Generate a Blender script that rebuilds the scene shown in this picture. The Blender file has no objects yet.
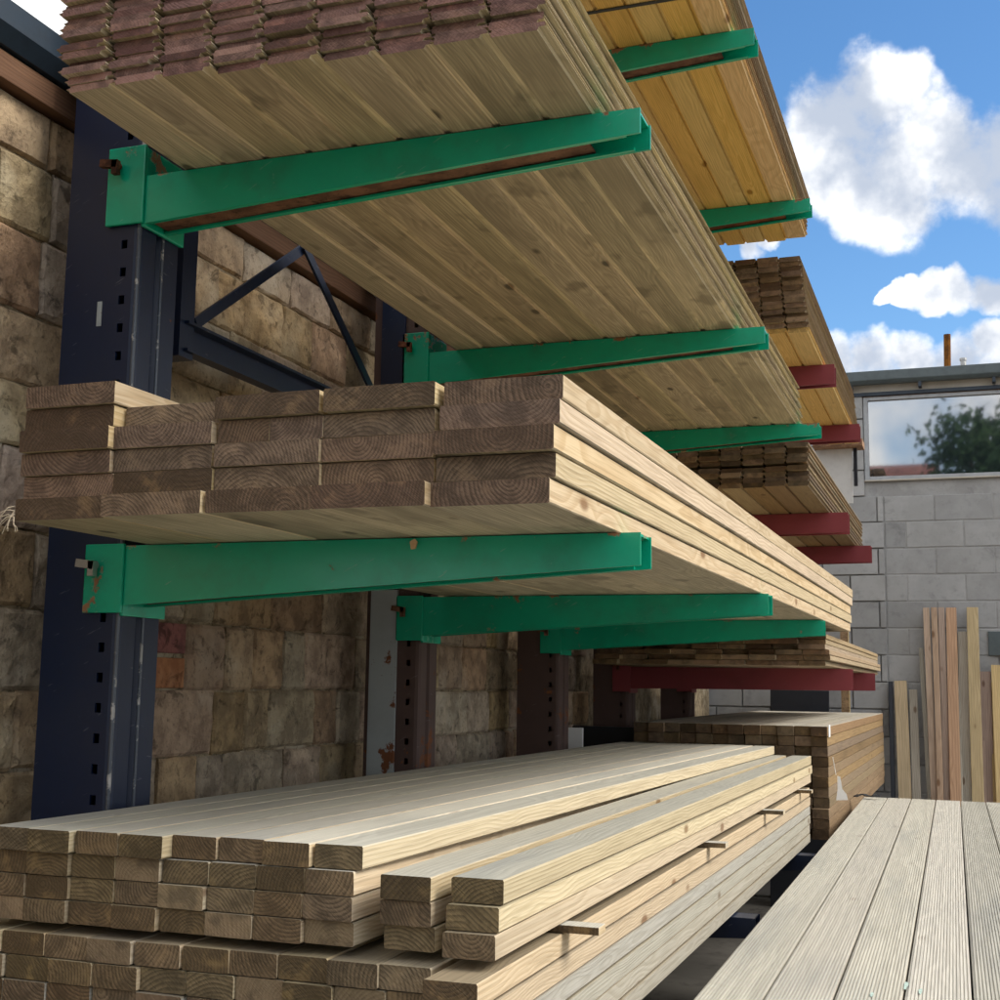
import bpy, bmesh, math, random
from mathutils import Vector, Matrix, noise as mnoise

random.seed(7)
scene = bpy.context.scene
COL = scene.collection
rad = math.radians

# ------------------------------------------------------------------ camera
CAM = Vector((0.0, 0.0, 1.6))
yaw, pitch, roll = 0.3468, 0.1410, 0.0148
Fw = Vector((-math.sin(yaw)*math.cos(pitch), math.cos(yaw)*math.cos(pitch), math.sin(pitch)))
R0 = Vector((math.cos(yaw), math.sin(yaw), 0))
U0 = R0.cross(Fw)
Rt = R0*math.cos(roll)+U0*math.sin(roll)
Up = U0*math.cos(roll)-R0*math.sin(roll)
cd = bpy.data.cameras.new('camera')
cam = bpy.data.objects.new('camera', cd)
COL.objects.link(cam)
cd.sensor_width = 36
cd.lens = 36*1.30
cd.clip_start = 0.05
cd.clip_end = 2000
cam.matrix_world = Matrix(((Rt.x, Up.x, -Fw.x, CAM.x), (Rt.y, Up.y, -Fw.y, CAM.y), (Rt.z, Up.z, -Fw.z, CAM.z), (0, 0, 0, 1)))
scene.camera = cam

# ------------------------------------------------------------------ exposure, sun, sky
scene.view_settings.view_transform = 'Standard'
scene.view_settings.look = 'None'
scene.view_settings.gamma = 1
scene.view_settings.exposure = 1.95
SUN_EL, SUN_AZ = rad(40), rad(8)          # azimuth measured from +X (out of the rack) towards +Y
sdir = Vector((math.cos(SUN_EL)*math.cos(SUN_AZ), math.cos(SUN_EL)*math.sin(SUN_AZ), math.sin(SUN_EL)))
sl = bpy.data.lights.new('sun', 'SUN')
sl.energy = 0.95
sl.angle = rad(24.0)
sl.color = (1.0, 0.94, 0.85)
sun = bpy.data.objects.new('sun', sl)
COL.objects.link(sun)
sun.location = sdir*20
sun.rotation_euler = (-sdir).to_track_quat('-Z', 'Y').to_euler()


class NT:
    """tiny node helper"""
    def __init__(s, tree):
        s.t = tree
    def n(s, typ, ins=None, **kw):
        nd = s.t.nodes.new(typ)
        for k, v in kw.items():
            setattr(nd, k, v)
        for k, v in (ins or {}).items():
            if hasattr(v, 'is_linked') or hasattr(v, 'links'):
                s.t.links.new(v, nd.inputs[k])
            else:
                nd.inputs[k].default_value = v
        return nd
    def m(s, op, a, b=0.0, c=0.0, clamp=False):
        nd = s.n('ShaderNodeMath', {0: a, 1: b, 2: c}, operation=op)
        nd.use_clamp = clamp
        return nd.outputs[0]
    def v(s, op, a, b=(0, 0, 0)):
        nd = s.n('ShaderNodeVectorMath', {0: a, 1: b}, operation=op)
        return nd.outputs['Value'] if op in ('DOT_PRODUCT', 'LENGTH') else nd.outputs[0]
    def mr(s, x, a, b, c=0.0, d=1.0, smooth=True):
        nd = s.n('ShaderNodeMapRange', {0: x, 1: a, 2: b, 3: c, 4: d})
        if smooth:
            nd.interpolation_type = 'SMOOTHSTEP'
        return nd.outputs[0]
    def mix(s, f, a, b, mode='MIX'):
        nd = s.n('ShaderNodeMix', data_type='RGBA', blend_type=mode)
        for k, v in ((0, f), (6, a), (7, b)):
            if hasattr(v, 'links'):
                s.t.links.new(v, nd.inputs[k])
            else:
                nd.inputs[k].default_value = v
        return nd.outputs[2]
    def noise(s, vec, scale, detail=3.0, rough=0.55, dist=0.0):
        nd = s.n('ShaderNodeTexNoise', {'Vector': vec, 'Scale': scale, 'Detail': detail, 'Roughness': rough, 'Distortion': dist})
        return nd.outputs[0]
    def link(s, a, b):
        s.t.links.new(a, b)


def c4(c, k=1.0):
    return (c[0]*k, c[1]*k, c[2]*k, 1.0)


def hexc(r, g, b):
    f = lambda u: ((u/255+0.055)/1.055)**2.4 if u > 10 else u/255/12.92
    return (f(r), f(g), f(b))


world = bpy.data.worlds.new('World')
scene.world = world
world.use_nodes = True
wt = world.node_tree
wt.nodes.clear()
W = NT(wt)
sky = W.n('ShaderNodeTexSky', sky_type='NISHITA')
sky.sun_disc = False
sky.sun_elevation = SUN_EL
sky.sun_rotation = math.atan2(sdir.x, sdir.y)
sky.air_density = 1.0
sky.dust_density = 0.4
sky.ozone_density = 2.5
dirv = W.n('ShaderNodeTexCoord').outputs['Generated']


def pixdir(px, py):
    return (Fw+Rt*((px-500)/1300)-Up*((py-500)/1300)).normalized()


CL = [(832, 112, 42), (868, 105, 44), (850, 165, 46), (900, 172, 52), (932, 150, 42), (972, 165, 46), (1012, 158, 52), (1050, 170, 60),
      (846, 364, 28), (885, 362, 26), (925, 362, 22), (965, 364, 28), (992, 338, 18), (1020, 362, 36), (1070, 350, 40),
      (893, 292, 9), (912, 290, 12), (935, 289, 15), (962, 291, 16), (990, 288, 17), (1015, 288, 18), (748, 250, 16), (772, 246, 10)]
wq = W.n('ShaderNodeTexNoise', {'Vector': dirv, 'Scale': 15.0, 'Detail': 5.0}).outputs['Color']
wdir = W.v('NORMALIZE', W.v('ADD', dirv, W.v('MULTIPLY', W.v('SUBTRACT', wq, (0.5, 0.5, 0.5)), (0.085, 0.085, 0.06))))
fld = None
for px, py, r in CL:
    d = pixdir(px, py)
    a = 0.88*r/1300.0
    dp = W.v('DOT_PRODUCT', wdir, tuple(d))
    s = W.mr(dp, math.cos(a*1.7), math.cos(a*0.2), smooth=False)
    fld = s if fld is None else W.m('MAXIMUM', fld, s)
n1 = W.noise(dirv, 13.0, 7.0, 0.58)
n2 = W.noise(dirv, 4.2, 5.0, 0.6)
inview = W.mr(W.v('DOT_PRODUCT', dirv, tuple(pixdir(900, 200))), math.cos(rad(26)), math.cos(rad(15)))
wide = W.m('MULTIPLY', W.mr(n2, 0.30, 0.50), W.m('SUBTRACT', 1.0, inview))  # unseen heavier cloud outside the view, added to raise the ambient fill
fl = W.m('ADD', fld, W.m('MULTIPLY', W.m('SUBTRACT', n1, 0.5), 2.6))
alpha = W.mr(fl, 0.16, 0.85)
alpha = W.m('MULTIPLY', alpha, W.mr(fld, 0.0, 0.30))
alpha = W.m('MAXIMUM', alpha, wide)
n3 = W.noise(W.v('ADD', dirv, (0.0, 0.0, 0.02)), 13.0, 4.0, 0.6)
shade = W.mr(W.m('SUBTRACT', W.m('ADD', n1, n3), W.m('MULTIPLY', fld, 0.25)), 0.66, 1.12)
ccol = W.mix(shade, (0.40, 0.45, 0.54, 1), (1.0, 0.99, 0.97, 1))
hs = W.n('ShaderNodeHueSaturation', {'Saturation': 1.22, 'Value': 1.0, 'Color': sky.outputs[0]})
bg = W.n('ShaderNodeBackground', {'Color': hs.outputs[0], 'Strength': 0.050})
bc = W.n('ShaderNodeBackground', {'Color': ccol, 'Strength': 0.37})
ms = W.n('ShaderNodeMixShader', {0: alpha})
W.link(bg.outputs[0], ms.inputs[1])
W.link(bc.outputs[0], ms.inputs[2])
wo = W.n('ShaderNodeOutputWorld')
W.link(ms.outputs[0], wo.inputs[0])

# ------------------------------------------------------------------ materials
MATS = {}


def new_mat(name):
    m = bpy.data.materials.new(name)
    m.use_nodes = True
    m.node_tree.nodes.clear()
    t = NT(m.node_tree)
    b = t.n('ShaderNodeBsdfPrincipled')
    o = t.n('ShaderNodeOutputMaterial')
    t.link(b.outputs[0], o.inputs[0])
    MATS[name] = m
    return m, t, b


def wood(name, base, late, endc, topc=None, top_amt=0.0, botc=None, ring=0.006, end_ring=0.5, rough=0.75, stain=0.35, knots=1.0, sawn=1.0, vary=0.35):
    """solid timber: growth rings as a 3-D field in the board's own space, knots, saw marks, weathered upper face"""
    m, t, b = new_mat(name)
    oi = t.n('ShaderNodeObjectInfo').outputs['Random']
    wn = t.n('ShaderNodeTexWhiteNoise', {'W': t.m('MULTIPLY', oi, 913.7)}, noise_dimensions='1D').outputs['Color']
    sp = t.n('ShaderNodeSeparateColor', {0: wn})
    r1, r2, r3 = sp.outputs[0], sp.outputs[1], sp.outputs[2]
    P = t.n('ShaderNodeTexCoord').outputs['Object']
    off = t.v('MULTIPLY', wn, (37.0, 71.0, 53.0))
    PR = t.v('ADD', P, off)
    x = t.n('ShaderNodeSeparateXYZ', {0: P})
    # knots
    kp = t.v('MULTIPLY', PR, (10.0, 4.2, 10.0))
    kv = t.n('ShaderNodeTexVoronoi', {'Vector': kp, 'Scale': 1.0, 'Randomness': 1.0})
    kd = kv.outputs['Distance']
    ksel = t.m('GREATER_THAN', t.n('ShaderNodeSeparateColor', {0: kv.outputs['Color']}).outputs[0], 0.62)
    kn = t.m('MULTIPLY', t.mr(kd, 0.16, 0.07), t.m('MULTIPLY', ksel, knots))
    kwarp = t.m('MULTIPLY', t.mr(kd, 0.6, 0.05), 0.012)
    # rings
    nz = t.noise(t.v('MULTIPLY', PR, (7.0, 0.9, 7.0)), 1.0, 2.0, 0.5)
    dx = t.m('ADD', x.outputs[0], t.m('MULTIPLY', t.m('SUBTRACT', r1, 0.5), 0.16))
    dx = t.m('ADD', dx, t.m('MULTIPLY', x.outputs[1], t.m('MULTIPLY', t.m('SUBTRACT', r2, 0.5), 0.02)))
    dz = t.m('ADD', x.outputs[2], t.m('ADD', t.m('MULTIPLY', r2, 0.15), -0.075))
    dz = t.m('ADD', dz, t.m('MULTIPLY', x.outputs[1], t.m('MULTIPLY', t.m('SUBTRACT', r3, 0.5), 0.012)))
    rr = t.m('SQRT', t.m('ADD', t.m('MULTIPLY', dx, dx), t.m('MULTIPLY', dz, dz)))
    rr = t.m('ADD', rr, t.m('MULTIPLY', nz, 0.03))
    rr = t.m('ADD', rr, kwarp)
    ph = t.m('FRACT', t.m('DIVIDE', rr, ring))
    rg = t.m('MULTIPLY', t.mr(ph, 0.15, 0.8), t.mr(ph, 1.0, 0.86))
    # grain fibres
    gr = t.noise(t.v('MULTIPLY', PR, (260.0, 5.0, 260.0)), 1.0, 2.0, 0.6)
    st = t.noise(t.v('MULTIPLY', PR, (5.0, 0.9, 9.0)), 1.0, 3.0, 0.65)
    geo = t.n('ShaderNodeNewGeometry')
    vt = t.n('ShaderNodeVectorTransform', {0: geo.outputs['Normal']}, vector_type='NORMAL', convert_from='WORLD', convert_to='OBJECT').outputs[0]
    nv = t.n('ShaderNodeSeparateXYZ', {0: vt})
    isend = t.mr(t.m('ABSOLUTE', nv.outputs[1]), 0.6, 0.8)
    istop = t.mr(nv.outputs[2], 0.5, 0.8)
    side = t.mix(t.m('MULTIPLY', rg, 0.55), c4(base), c4(late))
    side = t.mix(t.m('MULTIPLY', t.mr(gr, 0.42, 0.70), 0.5), side, c4(late, 0.7))
    side = t.mix(t.m('MULTIPLY', t.mr(st, 0.52, 0.78), stain), side, c4(late, 0.35))
    side = t.mix(t.m('MULTIPLY', kn, 0.8), side, (late[0]*0.42, late[1]*0.30, late[2]*0.22, 1))
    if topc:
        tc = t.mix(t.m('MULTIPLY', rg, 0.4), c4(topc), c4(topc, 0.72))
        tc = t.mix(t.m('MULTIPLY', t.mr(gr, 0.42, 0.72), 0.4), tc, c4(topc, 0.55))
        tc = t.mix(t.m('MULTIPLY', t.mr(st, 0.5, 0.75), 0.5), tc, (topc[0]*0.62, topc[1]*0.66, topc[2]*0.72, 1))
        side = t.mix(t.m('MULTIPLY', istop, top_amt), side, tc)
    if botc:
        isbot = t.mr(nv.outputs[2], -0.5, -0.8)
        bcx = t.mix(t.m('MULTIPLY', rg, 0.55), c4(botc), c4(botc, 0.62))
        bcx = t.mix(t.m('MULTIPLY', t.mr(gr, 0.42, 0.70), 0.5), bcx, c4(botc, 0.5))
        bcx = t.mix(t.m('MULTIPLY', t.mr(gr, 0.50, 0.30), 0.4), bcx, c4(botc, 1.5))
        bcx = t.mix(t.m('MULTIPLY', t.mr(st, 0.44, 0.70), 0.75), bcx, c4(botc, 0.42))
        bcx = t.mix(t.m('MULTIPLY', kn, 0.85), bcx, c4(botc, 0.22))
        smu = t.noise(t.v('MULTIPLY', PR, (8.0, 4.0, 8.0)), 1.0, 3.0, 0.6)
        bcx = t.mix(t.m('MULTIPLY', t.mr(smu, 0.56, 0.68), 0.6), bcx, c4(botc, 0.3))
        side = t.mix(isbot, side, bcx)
    # end grain
    saw = t.noise(t.v('MULTIPLY', t.n('ShaderNodeVectorRotate', {'Vector': PR, 'Angle': 0.9, 'Axis': (0, 1, 0)}).outputs[0], (420.0, 1.0, 40.0)), 1.0, 3.0, 0.6)
    spl = t.noise(t.v('MULTIPLY', PR, (90.0, 4.0, 90.0)), 1.0, 2.0, 0.7)
    en = t.mix(t.m('MULTIPLY', rg, end_ring), c4(endc, 1.3), c4(endc, 0.42))
    en = t.mix(t.m('MULTIPLY', t.mr(saw, 0.42, 0.66), 0.35*sawn), en, c4(endc, 1.7))
    en = t.mix(t.m('MULTIPLY', t.mr(spl, 0.48, 0.70), 0.45), en, c4(endc, 0.42))
    en = t.mix(t.m('MULTIPLY', t.mr(r3, 0.66, 0.95), 0.65), en, (endc[0]*0.35, endc[1]*0.36, endc[2]*0.42, 1))
    en = t.mix(t.m('MULTIPLY', t.mr(r3, 0.22, 0.05), 0.55), en, (endc[0]*1.9, endc[1]*1.75, endc[2]*1.45, 1))
    blo = t.noise(t.v('MULTIPLY', PR, (22.0, 3.0, 22.0)), 1.0, 2.0, 0.6)
    en = t.mix(t.m('MULTIPLY', t.mr(blo, 0.46, 0.66), 0.6), en, c4(endc, 0.48))
    en = t.mix(t.m('MULTIPLY', t.mr(blo, 0.44, 0.28), 0.45), en, (endc[0]*1.9, endc[1]*1.85, endc[2]*1.7, 1))
    col = t.mix(isend, side, en)
    k = t.m('ADD', 1.0-vary*0.5, t.m('MULTIPLY', r1, vary))
    hv = t.n('ShaderNodeHueSaturation', {'Hue': t.m('ADD', 0.492, t.m('MULTIPLY', r2, 0.016)), 'Saturation': t.m('ADD', 0.85, t.m('MULTIPLY', r3, 0.3)), 'Value': k, 'Color': col})
    t.link(hv.outputs[0], b.inputs['Base Color'])
    b.inputs['Roughness'].default_value = rough
    b.inputs['Specular IOR Level'].default_value = 0.25
    hgt = t.m('ADD', t.m('MULTIPLY', rg, -0.25), t.m('MULTIPLY', gr, 0.6))
    hgt = t.m('ADD', t.m('MULTIPLY', hgt, t.m('SUBTRACT', 1.0, isend)), t.m('MULTIPLY', t.m('ADD', t.m('MULTIPLY', saw, 1.0), spl), isend))
    bp = t.n('ShaderNodeBump', {'Strength': t.m('ADD', 0.4, t.m('MULTIPLY', isend, 0.5)), 'Distance': 0.0025, 'Height': hgt})
    t.link(bp.outputs[0], b.inputs['Normal'])
    return m


def paint(name, colr, rust=0.0, rough=0.42, scr=0.3, rustc=(0.16, 0.06, 0.025), scale=14.0, dirt=0.25, edgew=0.0):
    """old painted steel: chips with rust in them, scratches, dirt"""
    m, t, b = new_mat(name)
    oi = t.n('ShaderNodeObjectInfo').outputs['Random']
    P = t.v('ADD', t.n('ShaderNodeTexCoord').outputs['Object'], t.v('MULTIPLY', t.n('ShaderNodeCombineXYZ', {0: oi, 1: oi, 2: oi}).outputs[0], (31.0, 17.0, 23.0)))
    a = t.noise(P, scale, 6.0, 0.68)
    a2 = t.noise(t.v('MULTIPLY', P, (1.0, 1.0, 1.0)), 4.0, 2.0, 0.5)
    edge = t.mr(t.n('ShaderNodeSeparateXYZ', {0: t.n('ShaderNodeTexCoord').outputs['Object']}).outputs[2], -0.016, -0.001, 0.0, edgew)
    ch = t.mr(t.m('ADD', t.m('ADD', a, edge), t.m('MULTIPLY', a2, 0.5)), 1.02-rust*0.42, 1.06-rust*0.42)
    s1 = t.noise(t.v('MULTIPLY', t.n('ShaderNodeVectorRotate', {'Vector': P, 'Angle': 0.5, 'Axis': (0.3, 1, 0.2)}).outputs[0], (20.0, 20.0, 160.0)), 1.0, 2.0, 0.5)
    sc = t.m('MULTIPLY', t.mr(s1, 0.70, 0.74), scr)
    dn = t.noise(P, 7.0, 5.0, 0.6)
    col = t.mix(t.m('MULTIPLY', t.mr(dn, 0.45, 0.75), dirt), c4(colr), (colr[0]*0.4+0.02, colr[1]*0.4+0.015, colr[2]*0.4+0.01, 1))
    col = t.mix(sc, col, (colr[0]*0.5+0.28, colr[1]*0.5+0.28, colr[2]*0.5+0.28, 1))
    rc = t.mix(t.noise(P, 60.0, 4.0), c4(rustc, 0.55), c4(rustc, 1.7))
    col = t.mix(ch, col, rc)
    t.link(col, b.inputs['Base Color'])
    t.link(t.m('ADD', t.m('MULTIPLY', ch, 0.4), t.m('ADD', rough-0.08, t.m('MULTIPLY', dn, 0.2))), b.inputs['Roughness'])
    h = t.m('ADD', t.m('MULTIPLY', ch, -0.8), t.m('MULTIPLY', t.noise(P, 45.0, 3.0), 0.3))
    t.link(t.n('ShaderNodeBump', {'Strength': 0.35, 'Distance': 0.003, 'Height': h}).outputs[0], b.inputs['Normal'])
    return m


def rocky(name, colr, dark, light, scale=9.0, bump=0.6, vary=0.5, dist=0.01, rough=0.9, huevar=0.03, pit=1.0):
    m, t, b = new_mat(name)
    oi = t.n('ShaderNodeObjectInfo').outputs['Random']
    wn = t.n('ShaderNodeTexWhiteNoise', {'W': t.m('MULTIPLY', oi, 517.3)}, noise_dimensions='1D').outputs['Color']
    sp = t.n('ShaderNodeSeparateColor', {0: wn})
    geo = t.n('ShaderNodeNewGeometry').outputs['Position']
    P = t.v('ADD', geo, t.v('MULTIPLY', wn, (9.0, 5.0, 7.0)))
    a = t.noise(P, scale, 5.0, 0.66)
    c = t.noise(geo, scale*0.32, 3.0, 0.6)
    d = t.noise(P, scale*6, 3.0, 0.7)
    col = t.mix(t.mr(a, 0.38, 0.62), c4(dark), c4(colr))
    col = t.mix(t.m('MULTIPLY', t.mr(c, 0.50, 0.70), 0.75), col, c4(light))
    col = t.mix(t.m('MULTIPLY', t.mr(d, 0.52, 0.75), 0.6*pit), col, c4(dark, 0.5))
    col = t.mix(t.m('MULTIPLY', t.mr(t.noise(geo, scale*1.5, 4.0, 0.7, 0.6), 0.54, 0.68), 0.75*pit), col, c4(dark, 0.35))
    hv = t.n('ShaderNodeHueSaturation', {'Hue': t.m('ADD', 0.5-huevar/2, t.m('MULTIPLY', sp.outputs[1], huevar)), 'Saturation': t.m('ADD', 0.75, t.m('MULTIPLY', sp.outputs[2], 0.5)),
                                        'Value': t.m('ADD', 1.0-vary*0.5, t.m('MULTIPLY', sp.outputs[0], vary)), 'Color': col})
    t.link(hv.outputs[0], b.inputs['Base Color'])
    b.inputs['Roughness'].default_value = rough
    b.inputs['Specular IOR Level'].default_value = 0.2
    h = t.m('ADD', t.m('MULTIPLY', a, 1.0), t.m('MULTIPLY', d, 0.35))
    t.link(t.n('ShaderNodeBump', {'Strength': bump, 'Distance': dist, 'Height': h}).outputs[0], b.inputs['Normal'])
    return m


def plain(name, colr, rough=0.6, metal=0.0, scale=20.0, amt=0.3):
    m, t, b = new_mat(name)
    P = t.n('ShaderNodeTexCoord').outputs['Object']
    a = t.noise(P, scale, 5.0, 0.65)
    t.link(t.mix(t.m('MULTIPLY', t.mr(a, 0.4, 0.7), amt), c4(colr), c4(colr, 0.45)), b.inputs['Base Color'])
    t.link(t.m('ADD', rough-0.1, t.m('MULTIPLY', a, 0.2)), b.inputs['Roughness'])
    b.inputs['Metallic'].default_value = metal
    return m


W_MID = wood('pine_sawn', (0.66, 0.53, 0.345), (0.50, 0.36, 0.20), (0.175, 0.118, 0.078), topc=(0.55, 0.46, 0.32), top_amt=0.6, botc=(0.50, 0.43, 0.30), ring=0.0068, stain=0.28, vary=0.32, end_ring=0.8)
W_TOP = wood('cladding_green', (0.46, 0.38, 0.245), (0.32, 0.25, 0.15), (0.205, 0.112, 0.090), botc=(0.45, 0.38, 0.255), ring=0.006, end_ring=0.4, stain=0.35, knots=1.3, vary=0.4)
W_TOP_LIT = wood('cladding_lit_rebate', (0.66, 0.56, 0.37), (0.52, 0.42, 0.26), (0.205, 0.112, 0.090), botc=(0.68, 0.58, 0.39), ring=0.006, stain=0.25, vary=0.3)  # paler rebate faces: light from the right is put into the colour
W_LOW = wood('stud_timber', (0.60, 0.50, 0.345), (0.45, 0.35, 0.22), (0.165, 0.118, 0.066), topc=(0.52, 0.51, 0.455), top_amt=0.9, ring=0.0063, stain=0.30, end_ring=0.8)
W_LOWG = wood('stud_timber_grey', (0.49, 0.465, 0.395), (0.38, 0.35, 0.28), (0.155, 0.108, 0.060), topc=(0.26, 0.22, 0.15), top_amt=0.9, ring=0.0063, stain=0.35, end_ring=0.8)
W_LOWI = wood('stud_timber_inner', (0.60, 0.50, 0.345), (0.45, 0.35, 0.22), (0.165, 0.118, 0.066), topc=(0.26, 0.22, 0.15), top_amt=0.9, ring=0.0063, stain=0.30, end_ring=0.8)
W_YEL = wood('pine_yellow', (0.82, 0.58, 0.24), (0.66, 0.42, 0.14), (0.55, 0.36, 0.13), ring=0.006, stain=0.25, vary=0.2)
W_TAN = wood('cladding_tan', (0.40, 0.31, 0.20), (0.29, 0.21, 0.13), (0.19, 0.118, 0.066), ring=0.006, end_ring=0.3, stain=0.35)
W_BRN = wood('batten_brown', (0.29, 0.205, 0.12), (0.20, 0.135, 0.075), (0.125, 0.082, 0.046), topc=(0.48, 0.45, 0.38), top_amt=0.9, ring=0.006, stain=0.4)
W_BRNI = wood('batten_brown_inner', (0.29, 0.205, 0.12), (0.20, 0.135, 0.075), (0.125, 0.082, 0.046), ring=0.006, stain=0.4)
W_DECK = wood('deck_grey', (0.52, 0.49, 0.42), (0.42, 0.39, 0.33), (0.30, 0.24, 0.16), topc=(0.58, 0.56, 0.49), top_amt=1.0, ring=0.02, stain=0.3, knots=1.0, vary=0.26)
W_ROUGH = wood('rough_timber', (0.46, 0.30, 0.165), (0.34, 0.21, 0.11), (0.25, 0.17, 0.10), ring=0.009, stain=0.3)
LEANM = [wood('lean_tan', (0.62, 0.47, 0.25), (0.46, 0.32, 0.15), (0.25, 0.16, 0.09), ring=0.012, stain=0.3),
         wood('lean_pink', (0.50, 0.36, 0.265), (0.36, 0.245, 0.175), (0.28, 0.18, 0.12), ring=0.012, stain=0.25),
         wood('lean_orange', (0.50, 0.31, 0.205), (0.34, 0.18, 0.11), (0.28, 0.15, 0.09), ring=0.012, stain=0.3),
         wood('lean_grey', (0.42, 0.38, 0.31), (0.31, 0.27, 0.21), (0.2, 0.16, 0.12), ring=0.012, stain=0.3)]
GREEN = paint('green_paint', (0.004, 0.38, 0.225), rust=0.20, rough=0.22, scr=0.25, rustc=(0.24, 0.12, 0.055), edgew=0.10, dirt=0.45)
RED = paint('red_oxide_paint', (0.24, 0.034, 0.042), rust=0.05, rough=0.55, scr=0.05)
NAVY = paint('navy_paint', (0.0025, 0.0115, 0.042), rust=0.12, rough=0.40, scr=0.22, dirt=0.15)
RUSTP = paint('rusty_post_paint', (0.085, 0.050, 0.042), rust=0.35, rough=0.7, scr=0.2)
PALE = paint('pale_worn_paint', (0.36, 0.40, 0.41), rust=0.45, rough=0.6, scr=0.2, scale=9.0)
WORN_LIT = paint('worn_lit_edge_paint', (0.07, 0.085, 0.11), rust=0.5, rough=0.28, scr=0.8, rustc=(0.36, 0.35, 0.34), scale=24.0)  # pale tone carries both edge wear and a painted highlight along the bead
RUST = rocky('rust', (0.20, 0.075, 0.03), (0.09, 0.035, 0.018), (0.30, 0.13, 0.05), scale=14.0, bump=0.3, vary=0.2, dist=0.003)
STEEL = plain('galvanised', (0.42, 0.42, 0.41), 0.45, 0.8)
DARK = plain('dark_plastic', (0.012, 0.014, 0.02), 0.5)
STONE = rocky('sandstone', (0.47, 0.355, 0.235), (0.27, 0.20, 0.135), (0.55, 0.46, 0.34), scale=12.0, bump=1.0, vary=0.45, dist=0.012, huevar=0.03)
MORTAR = rocky('lime_mortar', (0.38, 0.31, 0.22), (0.2, 0.155, 0.105), (0.52, 0.46, 0.37), scale=16.0, bump=0.9, vary=0.0, dist=0.012)
BRICKR = rocky('red_brick', (0.30, 0.085, 0.055), (0.17, 0.05, 0.04), (0.38, 0.15, 0.10), scale=12.0, bump=0.4, vary=0.3)
BRICKO = rocky('orange_brick', (0.48, 0.22, 0.12), (0.33, 0.14, 0.08), (0.55, 0.32, 0.20), scale=12.0, bump=0.4, vary=0.3)
BLOCK = rocky('concrete_block', (0.42, 0.415, 0.405), (0.36, 0.355, 0.345), (0.48, 0.47, 0.455), scale=3.0, bump=0.3, vary=0.26, dist=0.005, huevar=0.0, pit=0.4)
BLOCKM = rocky('block_mortar', (0.43, 0.42, 0.405), (0.36, 0.35, 0.335), (0.47, 0.46, 0.445), scale=6.0, bump=0.3, vary=0.0, dist=0.004, pit=0.3)
GROUND = rocky('concrete_yard', (0.12, 0.112, 0.102), (0.08, 0.075, 0.068), (0.155, 0.146, 0.13), scale=1.2, bump=0.4, vary=0.0, dist=0.01)
WHITE = plain('white_paint', (0.74, 0.73, 0.70), 0.6, amt=0.15)
CREAM = plain('cream_fascia', (0.55, 0.50, 0.42), 0.7, amt=0.35, scale=4)
GUTTER = plain('grey_gutter', (0.10, 0.125, 0.13), 0.4, amt=0.3)
GUTTERN = plain('dark_gutter', (0.025, 0.04, 0.06), 0.4, amt=0.4)
PLATE = wood('wall_plate_timber', (0.20, 0.115, 0.075), (0.13, 0.07, 0.045), (0.2, 0.12, 0.08), ring=0.01, stain=0.4)
PAPER = plain('white_paper', (0.88, 0.88, 0.86), 0.8, amt=0.05)
SPLINT = plain('splinter', (0.62, 0.42, 0.22), 0.8)
FIBRE = plain('fibre', (0.60, 0.50, 0.36), 0.9)
CYAN = plain('cyan_chalk', (0.48, 0.62, 0.56), 0.9, amt=0.6, scale=90)
LEAF = rocky('leaf', (0.055, 0.10, 0.035), (0.03, 0.06, 0.02), (0.10, 0.15, 0.06), scale=3.0, bump=0.0, vary=0.4)
BARK = rocky('bark', (0.13, 0.10, 0.07), (0.07, 0.05, 0.04), (0.2, 0.16, 0.12), scale=8.0)
ROOFT = rocky('clay_tiles', (0.26, 0.10, 0.07), (0.16, 0.07, 0.05), (0.32, 0.16, 0.11), scale=3.0, vary=0.1)
SLATE = rocky('slate', (0.09, 0.10, 0.115), (0.05, 0.055, 0.065), (0.14, 0.15, 0.16), scale=4.0, vary=0.2)
GLASS, gt, gb = new_mat('window_glass')
gb.inputs['Base Color'].default_value = (0.02, 0.028, 0.035, 1)
gb.inputs['Roughness'].default_value = 0.03
gb.inputs['IOR'].default_value = 2.6
gb.inputs['Specular IOR Level'].default_value = 1.0
gb.inputs['Coat Weight'].default_value = 1.0
gb.inputs['Coat IOR'].default_value = 2.2
gb.inputs['Coat Roughness'].default_value = 0.02


# ------------------------------------------------------------------ mesh helpers
def mesh(name, verts, faces, mat, mats=None, fm=None, smooth=False):
    me = bpy.data.meshes.new(name)
    me.from_pydata([tuple(v) for v in verts], [], faces)
    for mm in (mats or [mat]):
        me.materials.append(mm)
    if fm:
        for p, i in zip(me.polygons, fm):
            p.material_index = i
    if smooth:
        for p in me.polygons:
            p.use_smooth = True
    me.update()
    return me


def link(name, me, parent=None, loc=(0, 0, 0), rot=(0, 0, 0), scale=None):
    o = bpy.data.objects.new(name, me)
    COL.objects.link(o)
    o.location = loc
    o.rotation_euler = rot
    if scale:
        o.scale = scale
    if parent:
        o.parent = parent
    return o


def tag(o, label, cat, group=None, kind=None):
    if label:
        o['label'] = label
    if cat:
        o['category'] = cat
    if group:
        o['group'] = group
    if kind:
        o['kind'] = kind
    return o


def thing(name, label, cat, loc=(0, 0, 0), group=None, rot=(0, 0, 0)):
    o = link(name, None, None, loc, rot)
    o.empty_display_size = 0.1
    return tag(o, label, cat, group)


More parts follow.
